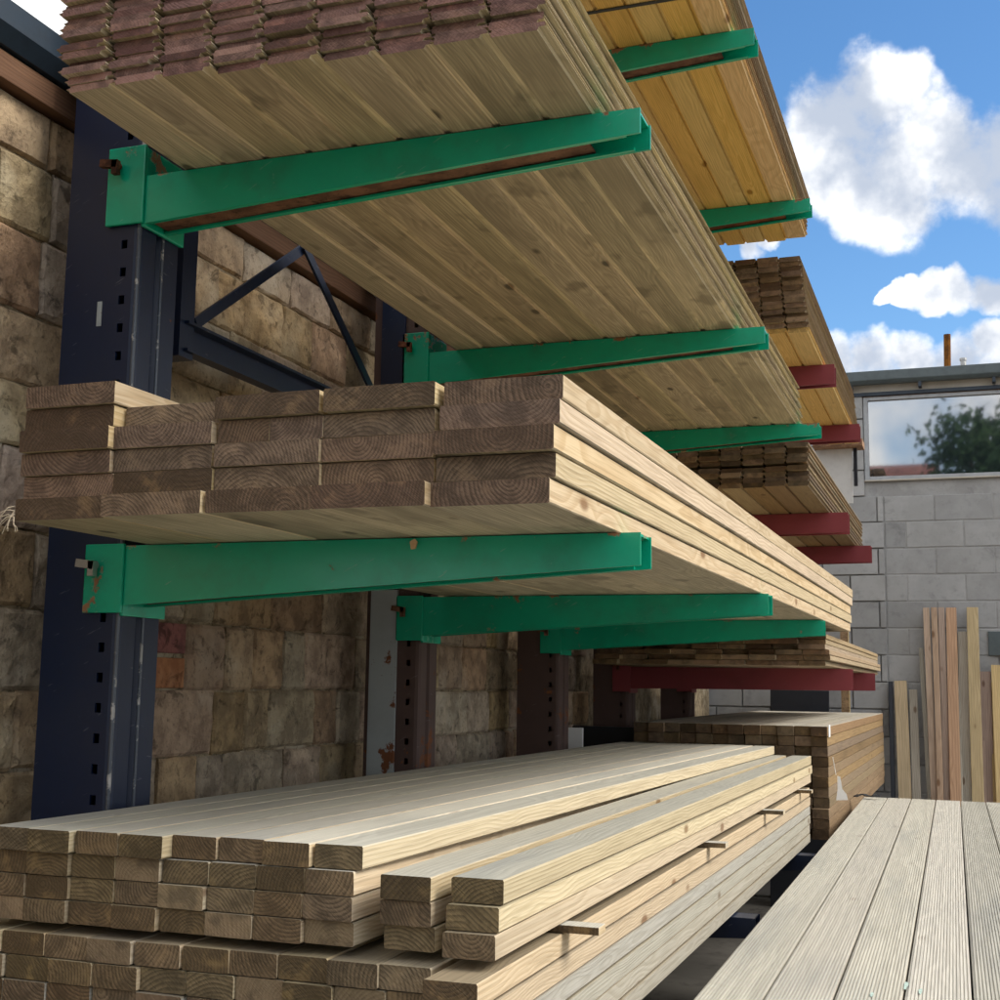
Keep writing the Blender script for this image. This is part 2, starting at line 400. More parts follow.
class MB:
    def __init__(s):
        s.v, s.f, s.m = [], [], []
    def box(s, x0, x1, y0, y1, z0, z1, mi=0):
        b = len(s.v)
        s.v += [(x0, y0, z0), (x1, y0, z0), (x1, y1, z0), (x0, y1, z0), (x0, y0, z1), (x1, y0, z1), (x1, y1, z1), (x0, y1, z1)]
        for q in ((0, 3, 2, 1), (4, 5, 6, 7), (0, 1, 5, 4), (1, 2, 6, 5), (2, 3, 7, 6), (3, 0, 4, 7)):
            s.f.append(tuple(b+i for i in q)); s.m.append(mi)
        return s
    def prism(s, poly, axis, a, b2, mi=0):
        """poly: 2-D outline, extruded along axis ('x','y','z') from a to b2"""
        n = len(poly); b = len(s.v)
        def P(p, k):
            return {'x': (k, p[0], p[1]), 'y': (p[0], k, p[1]), 'z': (p[0], p[1], k)}[axis]
        s.v += [P(p, a) for p in poly]+[P(p, b2) for p in poly]
        fl = axis == 'y'
        for i in range(n):
            j = (i+1) % n
            q = (b+i, b+j, b+n+j, b+n+i)
            s.f.append(q[::-1] if fl else q); s.m.append(mi)
        lo, hi = tuple(range(b, b+n)), tuple(range(b+n, b+2*n))
        s.f.append(lo if fl else lo[::-1]); s.m.append(mi)
        s.f.append(hi[::-1] if fl else hi); s.m.append(mi)
        return s
    def tube(s, p0, p1, r, n=8, mi=0, r1=None):
        p0, p1 = Vector(p0), Vector(p1); d = (p1-p0).normalized()
        u = d.orthogonal().normalized(); w = d.cross(u); b = len(s.v); r1 = r if r1 is None else r1
        for p, rr in ((p0, r), (p1, r1)):
            for i in range(n):
                a = 2*math.pi*i/n
                s.v.append(tuple(p+(u*math.cos(a)+w*math.sin(a))*rr))
        for i in range(n):
            j = (i+1) % n
            s.f.append((b+i, b+j, b+n+j, b+n+i)); s.m.append(mi)
        s.f.append(tuple(range(b, b+n))[::-1]); s.m.append(mi)
        s.f.append(tuple(range(b+n, b+2*n))); s.m.append(mi)
        return s
    def bar(s, p0, p1, w, h, mi=0, up=(0, 0, 1)):
        """rectangular bar from p0 to p1; w sideways, h along up"""
        p0, p1 = Vector(p0), Vector(p1); d = (p1-p0).normalized()
        sd = d.cross(Vector(up)).normalized(); u = sd.cross(d); b = len(s.v)
        for p in (p0, p1):
            for i, j in ((-1, -1), (1, -1), (1, 1), (-1, 1)):
                s.v.append(tuple(p+sd*(w/2*i)+u*(h/2*j)))
        for q in ((0, 1, 2, 3), (7, 6, 5, 4), (0, 4, 5, 1), (1, 5, 6, 2), (2, 6, 7, 3), (3, 7, 4, 0)):
            s.f.append(tuple(b+i for i in q)); s.m.append(mi)
        return s
    def build(s, name, mats, parent=None, loc=(0, 0, 0), rot=(0, 0, 0), smooth=False, bevel=0.0):
        mats = mats if isinstance(mats, list) else [mats]
        me = mesh(name, s.v, s.f, None, mats, s.m, smooth)
        bm = bmesh.new(); bm.from_mesh(me)
        bmesh.ops.recalc_face_normals(bm, faces=bm.faces)
        if bevel:
            bmesh.ops.bevel(bm, geom=list(bm.edges), offset=bevel, segments=2, profile=0.6, affect='EDGES', clamp_overlap=True)
        bm.to_mesh(me); bm.free()
        return link(name, me, parent, loc, rot)


def plank_mesh(w, t, L, mat, ch=0.003, warp=0.0, seed=0):
    """sawn plank: chamfered section, a few stations along its length with slight bow and wane"""
    rn = random.Random(seed)
    prof = [(-w/2+ch, 0), (w/2-ch, 0), (w/2, ch), (w/2, t-ch), (w/2-ch, t), (-w/2+ch, t), (-w/2, t-ch), (-w/2, ch)]
    prof = [(a+rn.uniform(-1, 1)*ch*0.25, c+rn.uniform(-1, 1)*ch*0.15) for a, c in prof]
    ns = 5; vs, fs = [], []
    bow = rn.uniform(-1, 1)*warp
    for k in range(ns):
        u = k/(ns-1); y = L*u; dx = bow*math.sin(math.pi*u)
        jx = rn.uniform(-1, 1)*0.0008
        for a, c in prof:
            vs.append((a+dx+jx, y, c))
    n = 8
    for k in range(ns-1):
        for i in range(n):
            j = (i+1) % n
            fs.append((k*n+i, k*n+j, (k+1)*n+j, (k+1)*n+i))
    fs.append(tuple(range(n))); fs.append(tuple(range((ns-1)*n, ns*n))[::-1])
    me = mesh('plank', vs, [f[::-1] for f in fs], mat)
    bm = bmesh.new(); bm.from_mesh(me); bmesh.ops.recalc_face_normals(bm, faces=bm.faces); bm.to_mesh(me); bm.free()
    return me


def clad_mesh(w, t, L, mat, v=0.0105, light=None):
    """tongued cladding board: pointed tongue on the left, groove on the right, deep V on the under side"""
    a = w/2
    P = [(-a+0.002, 0), (a-v, 0), (a-v+0.0030, t*0.42), (a-0.001, t*0.42), (a-0.001, t*0.46), (a-0.006, t*0.54), (a-0.001, t*0.64), (a-0.004, t), (-a+0.004, t), (-a+0.003, t*0.68), (-a-0.0065, t*0.54), (-a+0.002, t*0.42)]
    m = MB().prism(P, 'y', 0, L)
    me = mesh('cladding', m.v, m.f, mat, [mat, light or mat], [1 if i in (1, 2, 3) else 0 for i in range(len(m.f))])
    bm = bmesh.new(); bm.from_mesh(me); bmesh.ops.recalc_face_normals(bm, faces=bm.faces); bm.to_mesh(me); bm.free()
    return me


def deck_mesh(w, t, L, mat, n=17):
    a = w/2
    P = [(-a+0.003, 0), (a-0.003, 0), (a, 0.003), (a, t-0.0035)]
    step = (w-0.003)/n
    x = a-0.001
    for i in range(n):
        P += [(x-step*0.06, t), (x-step*0.55, t), (x-step*0.66, t-0.0022), (x-step*0.94, t-0.0022)]
        x -= step
    P += [(-a, t-0.0035), (-a, 0.003)]
    m = MB().prism(P, 'y', 0, L)
    me = mesh('deck', m.v, m.f, mat)
    bm = bmesh.new(); bm.from_mesh(me); bmesh.ops.recalc_face_normals(bm, faces=bm.faces); bm.to_mesh(me); bm.free()
    return me


OR = ['', 'first', 'second', 'third', 'fourth', 'fifth', 'sixth', 'seventh', 'eighth', 'ninth', 'tenth', 'eleventh', 'twelfth', 'thirteenth', 'fourteenth', 'fifteenth',
      'sixteenth', 'seventeenth', 'eighteenth']


def pos_words(c, nc, r, nr):
    """c counted from the left (0..), r counted from the bottom (0..)"""
    cw = 'leftmost' if c == 0 else 'rightmost' if c == nc-1 else OR[c+1]+' from left'
    rw = 'bottom layer' if r == 0 else 'top layer' if r == nr-1 else OR[r+1]+' layer up'
    return cw+' in '+rw


# ------------------------------------------------------------------ ground
m = MB()
m.v = [(-400, -400, 0), (400, -400, 0), (400, 400, 0), (-400, 400, 0)]; m.f = [(0, 1, 2, 3)]; m.m = [0]
tag(m.build('ground', GROUND), 'pale concrete yard floor under the timber racks', 'ground', kind='structure')

# ------------------------------------------------------------------ left stone wall
WX = -1.955
wall = thing('stone_wall', 'old rough sandstone wall behind the timber rack', 'wall', (WX, 2, 0))
MB().box(-0.42, -0.012, -1.2, 8.4, 0.0, 2.88).build('mortar_core', MORTAR, wall)
svar = []
for s in range(9):
    rn = random.Random(100+s); nx, nz = 7, 6; vs, fs = [], []
    for j in range(nz+1):
        for i in range(nx+1):
            u, w = (0, .035, .2, .4, .6, .8, .965, 1)[i], (0, .05, .28, .5, .72, .95, 1)[j]
            e = min(u, 1-u, w, 1-w)
            d = -0.009 if e == 0 else (-0.0015 if e < 0.06 else 0.0)
            d += 0.007*mnoise.noise(Vector((u*3+s*11, w*2.4+s*5, s*3.7)))+0.006*mnoise.noise(Vector((u*8+s*7, w*6, s*1.7)))
            ju = rn.uniform(-1, 1)*0.010 if e == 0 else 0
            vs.append((d, min(max(u+ju, -0.01), 1.01), w+(rn.uniform(-1, 1)*0.014 if e == 0 else 0)))
    b0 = len(vs)
    n = nx+1
    for j in range(nz):
        for i in range(nx):
            fs.append((j*n+i, j*n+i+1, (j+1)*n+i+1, (j+1)*n+i))
    ring = [i for i in range(nx)]+[j*n+nx for j in range(nz)]+[nz*n+i for i in range(nx, 0, -1)]+[j*n for j in range(nz, 0, -1)]
    for k in ring:
        vs.append((-0.05, vs[k][1], vs[k][2]))
    L_ = len(ring)
    for k in range(L_):
        q = (k+1) % L_
        fs.append((ring[k], b0+k, b0+q, ring[q]))
    svar.append(mesh('stone', vs, fs, STONE))
courses = []
z = 1.06
rnw = random.Random(5)
while z < 2.80:
    h = rnw.uniform(0.142, 0.182)
    if 2.88-(z+h) < 0.12:
        h = 2.88-z
    courses.append((z, h)); z += h
for ci, (z, h) in enumerate(courses):
    y = 1.0+rnw.uniform(0, 0.2)
    while y < 6.6:
        L = rnw.choice((rnw.uniform(0.13, 0.2), rnw.uniform(0.19, 0.30), rnw.uniform(0.24, 0.40)))
        brk = 1.57 < z+h/2 < 1.74
        if brk and y < 2.80 < y+L+0.06:
            L = 2.80-y
        if brk and abs(y-2.80) < 0.02:
            for q, (bz, bm_) in enumerate(((z, BRICKO), (z+h/2, BRICKR))):
                bb = MB().box(-0.05, 0.002, 0, 0.17, 0, h/2-0.012).build('brick', bm_, wall, (0, y+0.005-2, bz+0.006), bevel=0.004)
            y += 0.18
            continue
        if L > 0.05:
            o = link('stone', svar[rnw.randrange(9)], wall, (rnw.uniform(-0.001, 0.006), y+0.003-2, z+0.003+rnw.uniform(-0.003, 0.003)), (0, 0, 0), (1, L-0.005, h-0.005))
        y += L
MB().box(-0.2, 0.03, -1.2, 8.4, 2.883, 2.945).build('wall_plate', PLATE, wall, bevel=0.004)

# roof edge and gutter above that wall
gut = thing('roof_gutter', 'dark box gutter along the roof edge above the stone wall', 'gutter', (-1.95, 2, 2.95))
m = MB()
m.prism([(-0.09, 0.0), (0.035, 0.0), (0.065, 0.03), (0.065, 0.085), (0.055, 0.085), (0.055, 0.036), (0.03, 0.011), (-0.09, 0.011)], 'y', -1.2, 8.4)
m.build('trough', GUTTERN, gut)
for yy in (-0.02, 1.0, 2.0, 3.0, 4.0):
    MB().bar((0.074, yy, 0.09), (0.074, yy, 0.03), 0.02, 0.006, up=(1, 0, 0)).bar((0.074, yy, 0.03), (0.035, yy, -0.006), 0.02, 0.006, up=(1, 0, 0)).bar((0.035, yy, -0.006), (-0.06, yy, -0.006), 0.02, 0.006).build('gutter_bracket', STEEL, gut)
rf = thing('shed_roof', 'dark slate roof of the shed above the stone wall', 'roof', (-1.95, 2, 3.0))
MB().prism([(-0.02, 0.03), (-0.02, 0.055), (-1.6, 0.75), (-1.6, 0.70)], 'y', -1.2, 8.4).build('slope', SLATE, rf)
MB().prism([(-0.045, 0.02), (0.03, 0.02), (0.04, 0.08), (0.015, 0.135), (-0.03, 0.14), (-0.06, 0.10)], 'y', 0.0, 0.07).build('verge_tile', SLATE, rf, bevel=0.006)

# ------------------------------------------------------------------ racks
PX0, PX1 = -1.86, -1.67


def post_mesh(z0, z1, front, side, holes_from):
    """upright: flat slotted face towards -Y with real slots, ribbed face towards +X"""
    m = MB()
    w, d, th = PX1-PX0, 0.155, 0.006
    hx0, hx1 = 0.144, 0.159
    m.box(0, hx0, 0, th, z0, z1); m.box(hx1, w-0.014, 0, th, z0, z1)
    z = holes_from; last = z0
    while z < z1-0.05:
        m.box(hx0, hx1, 0, th, last, z); last = z+0.020; z += 0.0625
    m.box(hx0, hx1, 0, th, last, z1)
    # ribbed +X side: rounded corner, face, rib, face
    pr = [(w-0.014, 0), (w-0.004, 0.004), (w, 0.014), (w, 0.060), (w-0.012, 0.068), (w-0.012, 0.078), (w, 0.086), (w, d-0.01), (w-0.01, d), (w-0.02, d), (w-0.02, 0.02), (w-0.014, th)]
    m.prism(pr, 'z', z0, z1, 1)
    m.box(0, 0.006, th, d, z0, z1); m.box(0.006, w-0.02, d-0.006, d, z0, z1)
    m.box(0.03, 0.10, 0.03, d-0.03, z0, z1-0.01, 0)
    return m


def arm(label, loc, L, bracket_up, paintm, group, pin='rust', wdt=0.088, hr=0.115, ht=0.055, rustin=True):
    """cantilever arm: bracket plates round the post corner, tapered inverted channel with lips, hook pin"""
    t = thing('rack_arm', label, 'rack arm', loc, group)     # origin: post corner (+X face, -Y face) at arm top
    m = MB()
    zt, bh = bracket_up, 0.145 if bracket_up < 0.03 else 0.178
    m.box(-0.084, 0.012, -0.012, -0.003, zt-bh, zt)
    m.box(0.003, 0.012, -0.003, 0.150, zt-bh-0.006, zt-0.004)
    m.build('bracket', paintm, t, bevel=0.003)
    th = 0.005
    x0, x1 = 0.012, L
    m = MB()
    y0, y1 = -0.004, -0.004+wdt
    web = [(x0, -0.0), (x1, -0.0), (x1, -ht), (x0, -hr)]
    m.prism(web, 'y', y0, y0+th)
    m.prism([(x0, 0), (x1+0.0, 0), (x1+0.0, -ht), (x0, -hr)], 'y', y1-th, y1)
    m.box(x0, x1-0.004, y0+th, y1-th, -th, -0.0005)
    lip = [(x0, -hr), (x1-0.03, -ht-0.001), (x1-0.03, -ht+th), (x0, -hr+th)]
    m.prism(lip, 'y', y0+th, y0+th+0.007); m.prism(lip, 'y', y1-th-0.009, y1-th)
    m.build('channel', paintm, t)
    if rustin:
        m = MB()
        m.prism([(x0+0.01, -hr+0.010), (x1-0.11, -ht+0.010), (x1-0.11, -ht+0.006), (x0+0.01, -hr+0.006)], 'y', y0+th+0.001, y1-th-0.001)
        m.build('rusty_lining', RUST, t)
    m = MB()
    zz = bracket_up-0.045
    m.tube((-0.055, -0.012, zz), (-0.055, -0.026, zz), 0.008, 8)
    m.bar((-0.088, -0.030, zz+0.004), (-0.044, -0.030, zz-0.002), 0.014, 0.017)
    m.bar((-0.050, -0.030, zz+0.007), (-0.050, -0.030, zz-0.024), 0.014, 0.014, up=(1, 0, 0))
    m.build('hook_pin', RUST if pin == 'rust' else STEEL, t)
    return t


POSTY = (2.29, 3.88, 5.40)
rack = thing('storage_rack', 'tall steel cantilever rack against the stone wall carrying green arms', 'storage rack', (PX0, POSTY[0], 0))
for i, py in enumerate(POSTY):
    mt = (NAVY, RUSTP, RUSTP)[i]
    p = post_mesh(0.0, 4.15, None, None, 1.03).build('post', [mt, mt], rack, (0, py-POSTY[0], 0))
    p['label'] = ('navy painted upright with slots', 'rusty brown upright with a pale worn strip', 'rusty brown upright with slots, farthest of three')[i]
    wd = PX1-PX0
    if i == 0:
        MB().tube((wd-0.0035, 0.0035, 0.02), (wd-0.0035, 0.0035, 4.14), 0.0045, 10).build('worn_lit_edge', WORN_LIT, p)
        MB().tube((wd-0.001, 0.087, 0.02), (wd-0.001, 0.087, 4.14), 0.0035, 10).build('worn_lit_edge', WORN_LIT, p)
    if i == 1:
        MB().box(0.018, 0.112, -0.012, -0.002, 0.9, 1.90).build('worn_strip', PALE, p)
        MB().box(0.03, 0.115, -0.012, -0.002, 1.905, 4.1).build('cover_strip', NAVY, p)
    MB().box(0.04, 0.10, 0.30, 0.36, 2.37, 4.1).build('rear_upright', NAVY if i == 0 else RUSTP, rack, (0, py-POSTY[0], 0))
    MB().box(-0.02, PX1-PX0+0.03, -0.03, 0.20, 0.003, 0.015).build('foot_plate', mt, rack, (0, py-POSTY[0], 0))
for i in range(2):
    y0 = 0.36+i*1.59; y1 = 1.5+i*1.57
    for zs in ((2.40, 2.41) if i == 0 else (2.40,)):
        m = MB()
        m.box(0.075, 0.082, y0-0.04, y1, 2.385, 2.46); m.box(0.082, 0.112, y0-0.04, y1, 2.453, 2.46); m.box(0.082, 0.112, y0-0.04, y1, 2.385, 2.392)
        if zs == 2.40:
            m.build('strut', NAVY, rack)
    for zl in (0.5, 3.6):
        MB().box(0.075, 0.11, y0-0.04, y1, zl, zl+0.05).build('strut', NAVY, rack)
    ya, yb, yc = y0+0.02, y0+0.54, y0+1.08
    MB().bar((0.09, ya, 2.47), (0.09, yb, 2.83), 0.008, 0.028).build('diagonal_brace', NAVY, rack)
    MB().bar((0.10, yb-0.005, 2.84), (0.10, yc, 2.47), 0.008, 0.028).build('diagonal_brace', NAVY, rack)
# worn price sticker on the nearest post
MB().box(0.091, 0.103, -0.0015, 0.001, 2.36, 2.415).build('faded_sticker', PALE, rack)

ZM, ZT, ZH, ZB = 1.878, 2.690, 3.66, 0.948
ALEN = 1.115
nm = ('nearest', 'second', 'third')
for i, py in enumerate(POSTY):
    arm('green painted arm holding up the thick planks at the %s post' % nm[i], (PX1, py, ZM-0.001), ALEN, 0.004, GREEN, 'green rack arms', 'steel' if i == 0 else 'rust', hr=0.125, ht=0.060)
    arm('green painted arm under the long grooved cladding stack at the %s post' % nm[i], (PX1, py, ZT-0.001), ALEN, 0.070, GREEN, 'green rack arms', hr=0.108, ht=0.05)
    if i > 0:
        arm('green painted arm under the yellow boards near the sky, at the %s post' % nm[i], (PX1, py, ZH-0.001), ALEN-0.02, 0.06, GREEN, 'green rack arms')
    arm('low dark arm beneath the stud timber stack at the %s post' % nm[i], (PX1, py, ZB-0.001), ALEN-0.05, 0.0, NAVY, 'low rack arms', rustin=False)

RPY = (6.62, 8.20)
rrack = thing('storage_rack', 'farther rusty cantilever rack carrying red arms', 'storage rack', (PX0, RPY[0], 0))
for i, py in enumerate(RPY):
    post_mesh(0.0, 4.0, None, None, 1.0).build('post', [RUSTP, RUSTP], rrack, (0, py-RPY[0], 0))
MB().box(0.075, 0.11, 0.155, 1.58, 2.0, 2.06).build('strut', RUSTP, rrack)
MB().box(0.075, 0.11, 0.155, 1.58, 0.4, 0.46).build('strut', RUSTP, rrack)
ZA, ZBB, ZC = 3.235, 2.475, 1.702
for i, py in enumerate(RPY):
    w_ = ('nearer', 'farther')[i]
    arm('short red arm end under the high brown-ended stack, %s one' % w_, (PX1, py, ZA-0.001), 1.07, 0.05, RED, 'red rack arms', hr=0.11, ht=0.10, rustin=False)
    arm('red arm below the two-tier zigzag-ended stack, %s one' % w_, (PX1, py, ZBB-0.001), 1.12, 0.05, RED, 'red rack arms', hr=0.11, ht=0.10, rustin=False)
    arm('red arm below the thin flat board stack, %s one' % w_, (PX1, py, ZC-0.001), 1.12, 0.05, RED, 'red rack arms', hr=0.11, ht=0.105, rustin=False)
    arm('low dark arm beneath the brown batten stack, %s one' % w_, (PX1, py, ZB-0.001), 1.08, 0.0, RUSTP, 'low rack arms', rustin=False)


# ------------------------------------------------------------------ timber stacks
def put(name, me, label, cat, group, x, y, z, rz=0.0):
    o = link(name, me, None, (x, y, z), (0, 0, rz))
    return tag(o, label, cat, group)


def skew(x, y, y0, x0, k):
    return x+(y-y0)*k


# thick planks on the lower green arms
rn = random.Random(21)
TH, PW = 0.0415, 0.2035
kx = -0.012                                       # the whole stack turns a little out of line
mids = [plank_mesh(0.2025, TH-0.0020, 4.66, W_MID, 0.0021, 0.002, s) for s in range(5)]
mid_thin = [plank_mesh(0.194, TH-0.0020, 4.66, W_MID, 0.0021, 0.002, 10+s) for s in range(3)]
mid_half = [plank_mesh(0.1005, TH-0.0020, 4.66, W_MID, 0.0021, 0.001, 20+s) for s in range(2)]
GM = 'thick planks on the lower green arms'
for c in range(5):
    nr = 6 if c == 0 else 5
    th = TH
    for r in range(nr):
        y = 1.897+rn.uniform(-0.010, 0.014)
        if r == 0:
            y -= 0.012*(c > 0)
        if c == 1 and r == 4:
            y += 0.03
        x = -1.524+c*0.2068+(0.006 if c == 0 else 0)+rn.uniform(-0.003, 0.003)+(0.004*(r-2) if c == 4 else 0.0)
        z = ZM+0.0012+r*th
        lab = 'thick plank '+pos_words(c, 5, r, nr)+' on the lower green arms'
        if c == 2 and r == 3:
            for q in (0, 1):
                put('plank', mid_half[q], 'narrow plank, %s of a pair in %s of the thick planks' % (('left', 'right')[q], 'fourth layer up'), 'plank', GM, x-0.0508+q*0.1018, y, z, kx+rn.uniform(-.0006, .0006))
            continue
        put('plank', (mid_thin if c == 0 else mids)[rn.randrange(3)], lab, 'plank', GM, x, y, z, kx+rn.uniform(-0.0006, 0.0006))

# long cladding stack on the upper green arms
CW, CT = 0.1022, 0.0146
clads = [clad_mesh(CW, CT-0.0006, 3.62, W_TOP, 0.0145, W_TOP_LIT)]
clads.append(clad_mesh(CW, CT-0.0006, 3.58, W_TOP, 0.017, W_TOP_LIT))
GT = 'cladding boards on the upper green arms'
for r in range(13):
    for c in range(9):
        y = 1.892+0.0085*c+rn.uniform(-0.011, 0.011)
        x = -1.566+CW*0.5+c*CW*1.012-0.0013*r+rn.uniform(-0.0012, 0.0012)+(0.004*math.sin(r*2.1+1))
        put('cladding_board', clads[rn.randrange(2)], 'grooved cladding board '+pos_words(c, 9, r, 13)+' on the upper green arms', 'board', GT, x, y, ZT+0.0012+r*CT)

# yellow boards high up
YW, YT = 0.0935, 0.0215
yl = [clad_mesh(YW, YT-0.0006, 3.2, W_YEL), clad_mesh(YW, YT-0.0006, 3.2, W_TAN)]
for r in range(9):
    for c in range(10):
        if 0 < c < 9 and 0 < r < 8:
            continue
        y = 2.69+rn.uniform(-0.02, 0.02)
        x = -1.575+YW*(c+0.5)+rn.uniform(-0.001, 0.001)+(0.012 if r > 6 else 0)
        put('cladding_board', yl[0 if r < 1 else 1], ('yellow' if r == 0 else 'tan')+' board '+pos_words(c, 10, r, 9)+' of the highest stack', 'board', 'boards in the highest stack', x, y, ZH+0.0012+r*YT)

# brown-ended stack A on the high red arms
AW, AT = 0.102, 0.0228
al = [clad_mesh(AW, AT-0.0006, 2.9, W_YEL), clad_mesh(AW, AT-0.0006, 2.9, W_TAN)]
for r in range(16):
    for c in range(5, 9):
        y = 5.955+rn.uniform(-0.02, 0.02)+(0.02 if r in (3, 7, 11) else 0)
        x = -0.648-AW*(8-c+0.5)-r*0.0022+rn.uniform(-0.003, 0.003)
        put('cladding_board', al[0 if r < 1 else 1], ('yellow' if r == 0 else 'tan')+' board '+pos_words(c-5, 4, r, 16)+' on the highest red arms', 'board', 'boards on the highest red arms', x, y, ZA+0.0012+r*AT)

# two-tier stack B on the middle red arms
BW, BT = 0.097, 0.0225
bl = [clad_mesh(BW, BT-0.0006, 3.0, W_TAN), clad_mesh(BW, BT-0.0006, 3.0, W_BRN)]
for tier in range(2):
    for r in range(4):
        for c in range(2, 9):
            y = 5.70+rn.uniform(-0.02, 0.02)
            x = -0.632-BW*(8-c+0.5)+rn.uniform(-0.002, 0.002)
            put('cladding_board', bl[rn.randrange(2)], 'zigzag-edged board '+pos_words(c-2, 7, r, 4)+(' of lower' if tier == 0 else ' of upper')+' tier, middle red arms', 'board', 'boards on the middle red arms', x, y, ZBB+0.0012+r*BT+tier*(4*BT+0.012))
for k, yy in enumerate((6.0, 7.2, 8.4)):
    o = MB().box(-0.43, 0.43, 0, 0.04, 0, 0.0115).build('sticker_batten', W_TAN, None, (-1.07, yy, ZBB+0.0014+4*BT))
    tag(o, 'thin batten between the two tiers on the middle red arms, %s' % ('nearest', 'middle one', 'farthest')[k], 'batten', 'thin battens')

# thin flat boards C on the low red arms
cw, ct = 0.118, 0.0225
cl_ = [plank_mesh(cw-0.002, ct-0.0008, 3.4, W_TAN, 0.002, 0.002, 40+s) for s in range(3)]
for r in range(6):
    for c in range(9):
        y = 5.90+rn.uniform(-0.05, 0.04)
        x = -0.60-cw*(8-c+0.5)+rn.uniform(-0.004, 0.004)+(0.02 if r in (1, 2) else 0)
        put('board', cl_[rn.randrange(3)], 'thin flat board '+pos_words(c, 9, r, 6)+' on the lowest red arms', 'board', 'thin boards on the lowest red arms', x, y, ZC+0.0012+r*(ct+0.0012))

# brown battens D
dw, dt_ = 0.0735, 0.0445
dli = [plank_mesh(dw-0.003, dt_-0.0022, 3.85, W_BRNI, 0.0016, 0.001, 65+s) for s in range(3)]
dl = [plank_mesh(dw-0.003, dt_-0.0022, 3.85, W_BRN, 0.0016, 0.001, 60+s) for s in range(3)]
for r in range(11):
    for c in range(12):
        y = 5.98+rn.uniform(-0.02, 0.02)
        x = -0.605-dw*(11-c+0.5)+rn.uniform(-0.002, 0.002)
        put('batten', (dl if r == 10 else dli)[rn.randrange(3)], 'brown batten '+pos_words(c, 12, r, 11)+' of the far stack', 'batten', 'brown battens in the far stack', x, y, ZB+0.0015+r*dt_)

# stud timber on the bottom arms: lower tier, stickers, upper tier
SW, ST = 0.0868, 0.0385
NC = 11
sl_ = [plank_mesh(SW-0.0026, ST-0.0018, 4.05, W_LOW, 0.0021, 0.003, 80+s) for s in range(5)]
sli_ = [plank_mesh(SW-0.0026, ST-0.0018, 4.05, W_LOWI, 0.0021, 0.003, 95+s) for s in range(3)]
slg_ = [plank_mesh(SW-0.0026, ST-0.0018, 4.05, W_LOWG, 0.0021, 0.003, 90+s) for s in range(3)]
GS = 'stud timbers in the near bottom stack'
zt2 = ZB+0.0015+6*ST                                # top of the lower tier
for r in range(6):
    for c in range(NC):
        y = (1.80 if c == NC-1 else 1.868)-0.0015*(NC-1-c)+rn.uniform(-0.005, 0.005)
        x = -0.672-SW*(NC-1-c+0.5)+rn.uniform(-0.0015, 0.0015)-(0.012 if r == 5 and c < NC-1 else 0)
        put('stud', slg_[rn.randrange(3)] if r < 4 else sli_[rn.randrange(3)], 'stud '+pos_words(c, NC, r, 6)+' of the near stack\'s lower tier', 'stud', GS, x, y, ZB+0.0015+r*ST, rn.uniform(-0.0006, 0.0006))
for k, yy in enumerate((1.95, 2.21, 3.52, 4.53, 5.5)):
    if k == 0:
        continue
    o = MB().box(-0.50, 0.50, 0, 0.045, 0, 0.013).build('sticker_batten', W_LOW, None, (-1.125+0.016*(k % 2), yy, zt2+0.0002), bevel=0.001)
    tag(o, 'short batten end poking out between the stud tiers, %s from the front' % OR[k], 'batten', 'thin battens')
zu = zt2+0.014
cx_up = [-0.672-SW*0.5, -0.672-SW*1.5-0.022]
for c in range(2, NC):
    cx_up.append(cx_up[1]-0.043-SW*(c-1))
cx_up = [q for q in cx_up if q > -1.61][::-1]
NU = len(cx_up)
for r in range(3):
    for c in range(NU):
        y = 1.885+0.03*min(cx_up[c]+0.86, 0)+rn.uniform(-0.005, 0.005)
        x = cx_up[c]+rn.uniform(-0.0015, 0.0015)
        if c == NU-1:
            y += (-0.01, 0.0, 0.015)[r]
        if c == NU-2:
            y += (0.01, 0.0, -0.01)[r]
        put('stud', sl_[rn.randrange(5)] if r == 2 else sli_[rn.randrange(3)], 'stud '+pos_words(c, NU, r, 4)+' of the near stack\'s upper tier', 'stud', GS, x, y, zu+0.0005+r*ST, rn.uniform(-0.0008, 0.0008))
for c in range(NU-2):
    y = 1.885+0.05*(cx_up[c]+0.93)+rn.choice((-0.022, -0.006, 0.0, 0.004, 0.016))
    x = cx_up[c]+0.010+rn.uniform(-0.002, 0.002)
    o = put('stud', sl_[rn.randrange(5)], 'stud '+pos_words(c, NU-2, 3, 4)+' of the near stack\'s upper tier', 'stud', GS, x, y, zu+0.0007+3*ST, -0.016+rn.uniform(-0.001, 0.001))

# ridged deck boards on trestles, right foreground
DW, DT = 0.119, 0.028
dm = [deck_mesh(DW-0.0042, DT-0.0006, 6.05, W_DECK)]
for r in range(14):
    for c in range(10):
        y = 1.10+rn.uniform(-0.012, 0.012)
        x = -0.474+DW*(c+0.5)+rn.uniform(-0.0006, 0.0006)
        put('deck_board', dm[0], 'ridged grey deck board '+pos_words(c, 10, r, 14)+' of the foreground stack', 'deck board', 'ridged deck boards', x, y, 1.05-DT*(14-r), 0.0125)
for k, yy in enumerate((2.3, 4.5, 6.7)):
    t = thing('trestle', 'timber trestle under the deck boards, %s' % ('nearest to the viewer', 'the middle one', 'nearest to the block building')[k], 'trestle', (0.08, yy, 0), 'trestles')
    MB().box(-0.62, 0.62, -0.05, 0.05, 0.57, 0.656).build('beam', W_ROUGH, t)
    for sx in (-0.5, 0.5):
        for sy in (-1, 1):
            MB().bar((sx, sy*0.03, 0.57), (sx+0.06*(1 if sx > 0 else -1), sy*0.25, 0.0), 0.07, 0.04, up=(1, 0, 0)).build('leg', W_ROUGH, t)

